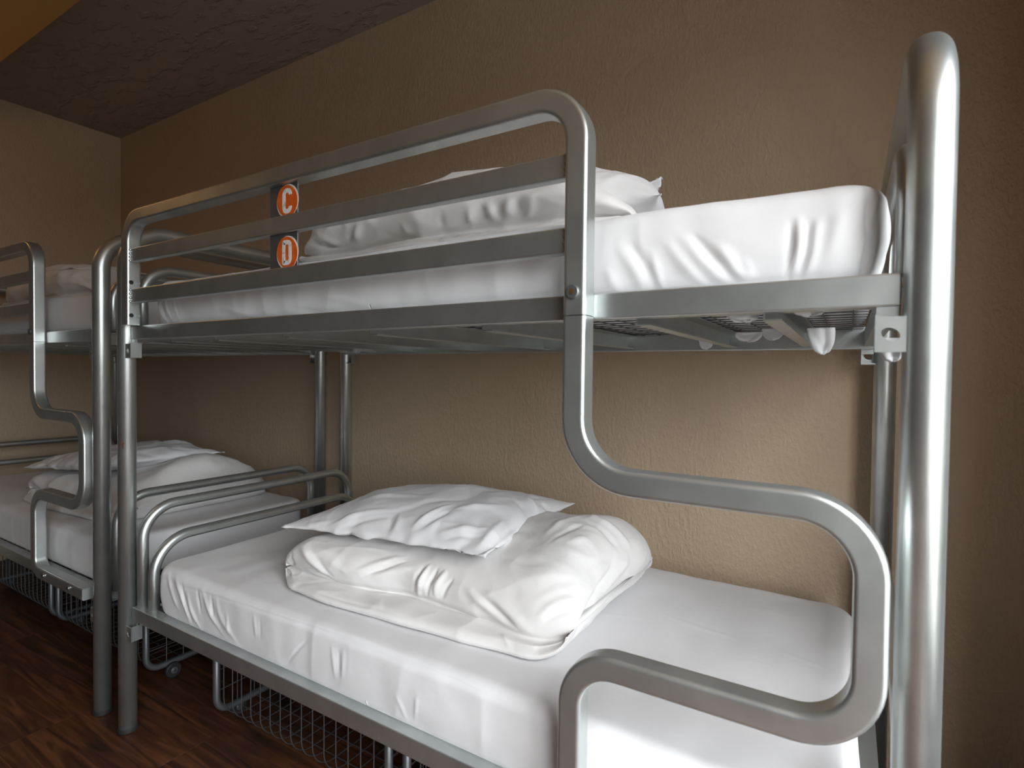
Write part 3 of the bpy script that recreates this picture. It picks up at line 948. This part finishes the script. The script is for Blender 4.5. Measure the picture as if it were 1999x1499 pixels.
dv_st = [
    ([(562, 1112), (575, 1095), (572, 1070)], .008, -.010), ([(575, 1050), (597, 1078), (640, 1122)], .012, .010), ([(590, 1058), (612, 1085), (655, 1128)], .008, -.008),
    ([(560, 1118), (590, 1108), (640, 1122), (662, 1138)], .007, -.010), ([(610, 1062), (640, 1085), (680, 1120)], .012, .006),
    ([(690, 1118), (740, 1098), (795, 1083)], .010, .008), ([(700, 1126), (750, 1107), (800, 1094)], .006, -.008),
    ([(722, 1128), (770, 1112), (815, 1108)], .010, .006),
    ([(842, 1102), (826, 1128), (818, 1166)], .009, .014), ([(830, 1104), (814, 1130), (808, 1160)], .006, -.010),
    ([(856, 1106), (838, 1138), (834, 1166)], .006, -.012), ([(872, 1112), (852, 1142), (850, 1170)], .010, .011), ([(886, 1128), (868, 1150), (862, 1172)], .006, -.009),
    ([(905, 1145), (950, 1180), (990, 1222)], .012, .009), ([(922, 1150), (975, 1192), (1015, 1232)], .008, -.009), ([(940, 1150), (1000, 1200), (1040, 1240)], .014, .007),
    ([(1045, 1212), (1070, 1182), (1112, 1166), (1140, 1182)], .010, .006), ([(1052, 1228), (1080, 1198), (1115, 1186), (1138, 1204)], .008, -.005),
    ([(1040, 1170), (1090, 1150), (1150, 1150)], .012, .005), ([(1192, 1062), (1190, 1110), (1152, 1180), (1112, 1262)], .008, -.012),
    ([(1205, 1055), (1208, 1100), (1175, 1165)], .012, .010), ([(1128, 1012), (1180, 1035), (1196, 1072)], .009, -.010), ([(1140, 1002), (1195, 1028), (1212, 1070)], .012, .012),
    ([(1060, 1048), (1105, 1015), (1150, 1003)], .012, .008), ([(1070, 1062), (1115, 1030), (1150, 1020)], .008, -.006), ([(1100, 1060), (1150, 1050)], .010, .005),
    ([(600, 1150), (700, 1180), (800, 1208)], .006, -.004), ([(740, 1168), (745, 1205)], .006, .004), ([(980, 1235), (1000, 1275)], .006, .005), ([(1045, 1262), (1065, 1290)], .006, -.005),
]
def right_corner(V):
    # the loose back corner of the cover flops out to the right
    d2 = ((V[:, 0] - 1.40) / .10) ** 2 + ((V[:, 1] - .60) / .14) ** 2 + ((V[:, 2] - .68) / .07) ** 2
    g = np.exp(-d2)
    V[:, 0] += .045 * g; V[:, 2] -= .012 * g
    return V
duvet('bulky white folded duvet on the near lower bunk, under a flat pillow', st_main, zb, strokes=dv_st, seed=1.7, amp=.75, nr=300, npf=320, x_lean=right_corner)

pl_st = [
    ([(786, 1082), (800, 1045), (818, 1015), (890, 980)], .007, .011), ([(797, 1084), (811, 1048), (830, 1022), (900, 986)], .006, -.009),
    ([(1005, 960), (1040, 985), (1050, 1015), (1035, 1042)], .011, .014), ([(995, 968), (1026, 992), (1034, 1018), (1020, 1045)], .009, -.010),
    ([(1062, 985), (1070, 1010)], .010, -.008), ([(925, 1072), (960, 1042), (985, 1012)], .010, .010), ([(940, 1080), (985, 1048), (1008, 1022)], .008, -.008),
    ([(960, 1085), (1000, 1060), (1025, 1035)], .010, .008), ([(630, 1032), (710, 1000), (790, 992)], .010, .006), ([(640, 1042), (715, 1012), (780, 1004)], .008, -.005),
    ([(660, 1062), (700, 1042), (745, 1062)], .009, .007), ([(700, 1070), (720, 1050), (760, 1066)], .007, -.006), ([(770, 1000), (762, 1035), (742, 1066)], .010, -.008),
    ([(780, 998), (775, 1030), (760, 1068)], .010, .008), ([(850, 1040), (905, 1030), (960, 1030)], .010, .006), ([(860, 1052), (910, 1043), (950, 1045)], .008, -.005),
    ([(860, 1000), (930, 985), (1000, 990)], .012, .006), ([(700, 975), (760, 965), (840, 966)], .012, .005), ([(590, 1030), (650, 1015)], .010, .005),
]
pillow('flat white pillow with pointed corner, on top of the near lower duvet', (.535, .165, .690), (1.205, .225, .708), (1.215, .70, .745), (.545, .63, .715), .072, pl_st, 100, 3.3, .25, .9)

# near upper bunk
zu = MT_U
st_up = [
    (.66, prof(.110, .150, .036, [(.140, .050), (.125, .085)], [(.150, .125), (.28, .140), (.48, .140), (.62, .10)], .68)),
    (.80, prof(.095, .150, .036, [(.135, .052), (.118, .095)], [(.150, .140), (.30, .160), (.48, .160), (.62, .11)], .68)),
    (1.10, prof(.085, .135, .040, [(.120, .055), (.105, .100)], [(.140, .150), (.30, .175), (.48, .175), (.62, .12)], .70)),
    (1.40, prof(.10, .150, .040, [(.135, .055), (.115, .090)], [(.150, .135), (.30, .155), (.46, .15), (.60, .10)], .68)),
    (1.57, prof(.13, .170, .032, [(.150, .045), (.140, .060)], [(.165, .080), (.28, .085), (.42, .08), (.55, .06)], .62)),
]
uv_st = [
    ([(705, 435), (694, 462), (682, 487)], .010, .014), ([(690, 440), (676, 465), (664, 488)], .007, -.010), ([(625, 462), (650, 478), (676, 490)], .008, .010), ([(600, 470), (635, 484), (668, 492)], .006, -.010),
    ([(922, 398), (914, 430), (920, 455)], .009, .010), ([(936, 394), (938, 428), (946, 452)], .006, -.011), ([(950, 390), (955, 420), (972, 446)], .010, .013),
    ([(972, 386), (972, 415), (978, 440)], .006, -.010), ([(1000, 380), (988, 408), (984, 440)], .010, .011), ([(1022, 376), (1008, 410), (1004, 440)], .006, -.008),
    ([(1045, 372), (1035, 405), (1030, 432)], .009, .008), ([(860, 452), (880, 461), (930, 456), (1000, 448)], .007, -.014), ([(592, 452), (630, 482), (700, 487), (800, 476)], .006, -.010),
    ([(780, 425), (790, 450), (800, 470)], .010, .005), ([(860, 410), (858, 440), (862, 458)], .008, -.006), ([(1190, 345), (1200, 380), (1195, 415)], .012, .006),
]
duvet('long white folded duvet on the near upper bunk behind the badges', st_up, zu, strokes=uv_st, seed=6.4, amp=.9, endr=.14)
pillow('white pillow with a crumpled corner tip on the near upper duvet', (1.00, .14, 1.570), (1.625, .17, 1.472), (1.560, .50, 1.512), (1.05, .56, 1.590), .090, (), 110, 8.8, .8, 1.0, fat=.52)

up_pillow = [o for o in COL.objects if o.name == 'pillow.001'][0]
V, Fc = [], []
c0, c1 = aty(1256, 380, .44), aty(1290, 358, .44)
for i in range(9):
    t = i / 8
    for k in range(9):
        q = 2 * k / 8 - 1
        wv = .034 * (1 - .5 * t)
        V.append(c0 * (1 - t) + c1 * t + np.array([.25 * wv * q, .006 * math.sin(5 * q + 2 * t), wv * q * .75 + .004 * math.sin(4 * q)]))
for i in range(8):
    for k in range(8):
        q = i * 9 + k; Fc.append((q, q + 1, q + 10, q + 9))
ear = obj('pillowcase_corner', np.array(V) - np.array(up_pillow.location), Fc, M['sheet'], up_pillow)
md = ear.modifiers.new('thickness', 'SOLIDIFY'); md.thickness = .004

# farther lower bunk
duvet('bulky white folded duvet on the farther lower bunk', st_main, zb, dx=-1.845, seed=21.0, amp=1.0, nr=110, npf=110)
pillow('rumpled white pillow on the farther lower duvet', (-1.24, .12, .690), (-.60, .18, .755), (-.49, .62, .765), (-1.16, .62, .715), .070, (), 90, 14.2, .55, 1.6)
# farther upper bunk
duvet('white folded duvet on the farther upper bunk', st_up, zu, dx=-2.21, dy=.02, seed=31.0, amp=1.0, nr=100, npf=110, endr=.14)
pillow('white pillow on the farther upper duvet', (-1.50, .15, 1.575), (-.90, .18, 1.565), (-.86, .58, 1.565), (-1.46, .56, 1.575), .05, (), 60, 17.0, .4, 1.0)

# ------------------------------------------------------------------ wire storage baskets on castors under the lower bunks
def make_basket(label, W):
    b = thing('wire_basket', label, 'basket', (0, 0, 0), 'wheeled wire baskets under the bunks')
    y0, y1, zt, zb_ = 0.0, .62, .325, .062
    t = .011
    for x in (0, W):
        fr = tube('side_frame', fillet([(x, y0, zt), (x, y0, zb_ - .010), (x, y1, zb_ - .010), (x, y1, zt)], .05, 8), t, XN, M['silver_dark'], b, 12)
        sx = 1 if x == 0 else -1
        for yy in (.085, y1 - .085):
            xo = x - sx * .017
            wh = cyl('castor_wheel', (xo - .009, yy, .028), (xo + .009, yy, .028), .028, M['rubber'], b, 26, .004)
            cyl('hub', (xo - .0105, yy, .028), (xo + .0105, yy, .028), .0125, M['silver_dark'], wh, 18, .002)
            cyl('axle_nut', (xo - .0125, yy, .028), (xo + .0125, yy, .028), .005, M['steel'], wh, 10)
            box('castor_arm', x - .004 - (sx * .004), x + .004 - (sx * .004), yy - .008, yy + .008, .026, .052, M['silver_dark'], b)
    for yy in (y0, y1):
        cyl('rim_bar', (0, yy, zt), (W, yy, zt), t * .8, M['silver_dark'], b, 10)
    V, Fc = [], []
    pr = circle_profile(.0019, 5)
    nx = int(round(W / .045))
    for k in range(1, nx):
        xx = W * k / nx
        sweep(fillet([(xx, y0 - .004, zt), (xx, y0 - .004, zb_ - .02), (xx, y1, zb_ - .02), (xx, y1, zt)], .075, 7), pr, XN, V, Fc, cap=False)
    for yy in np.arange(y0 + .075, y1, .06):
        sweep([(0, yy, zb_ - .017), (W, yy, zb_ - .017)], pr, ZN, V, Fc, cap=False)
    for zz in np.arange(zb_ + .06, zt, .065):
        sweep([(0, y1, zz), (W, y1, zz)], pr, ZN, V, Fc, cap=False)
        for x in (0, W):
            sweep([(x, y0, zz), (x, y1, zz)], pr, ZN, V, Fc, cap=False)
    sweep([(0, y0 - .001, zt - .06), (W, y0 - .001, zt - .06)], pr, ZN, V, Fc, cap=False)
    for yy in np.arange(y0 + .07, y1 - .03, .06):
        for x in (0, W):
            sweep([(x, yy, zb_ - .01), (x, yy, zt)], pr, XN, V, Fc, cap=False)
    o = obj('wire_cage', V, Fc, M['wire'], b)
    o['kind'] = 'stuff'
    return b
BW = .740
bk = make_basket('wire basket nearest the camera, at the right under the near lower bunk', BW)
bk.location = (1.032, .150, 0)
for x, lab in ((.232, 'wire basket under the near lower bunk, beside the pair of front posts'),
               (-.950, 'wire basket under the farther bunk with its castor wheel showing past the posts'),
               (-1.765, 'wire basket under the farther bunk at the left picture edge')):
    c = copy_tree(bk); c.location = (x, .150, 0); c['label'] = lab
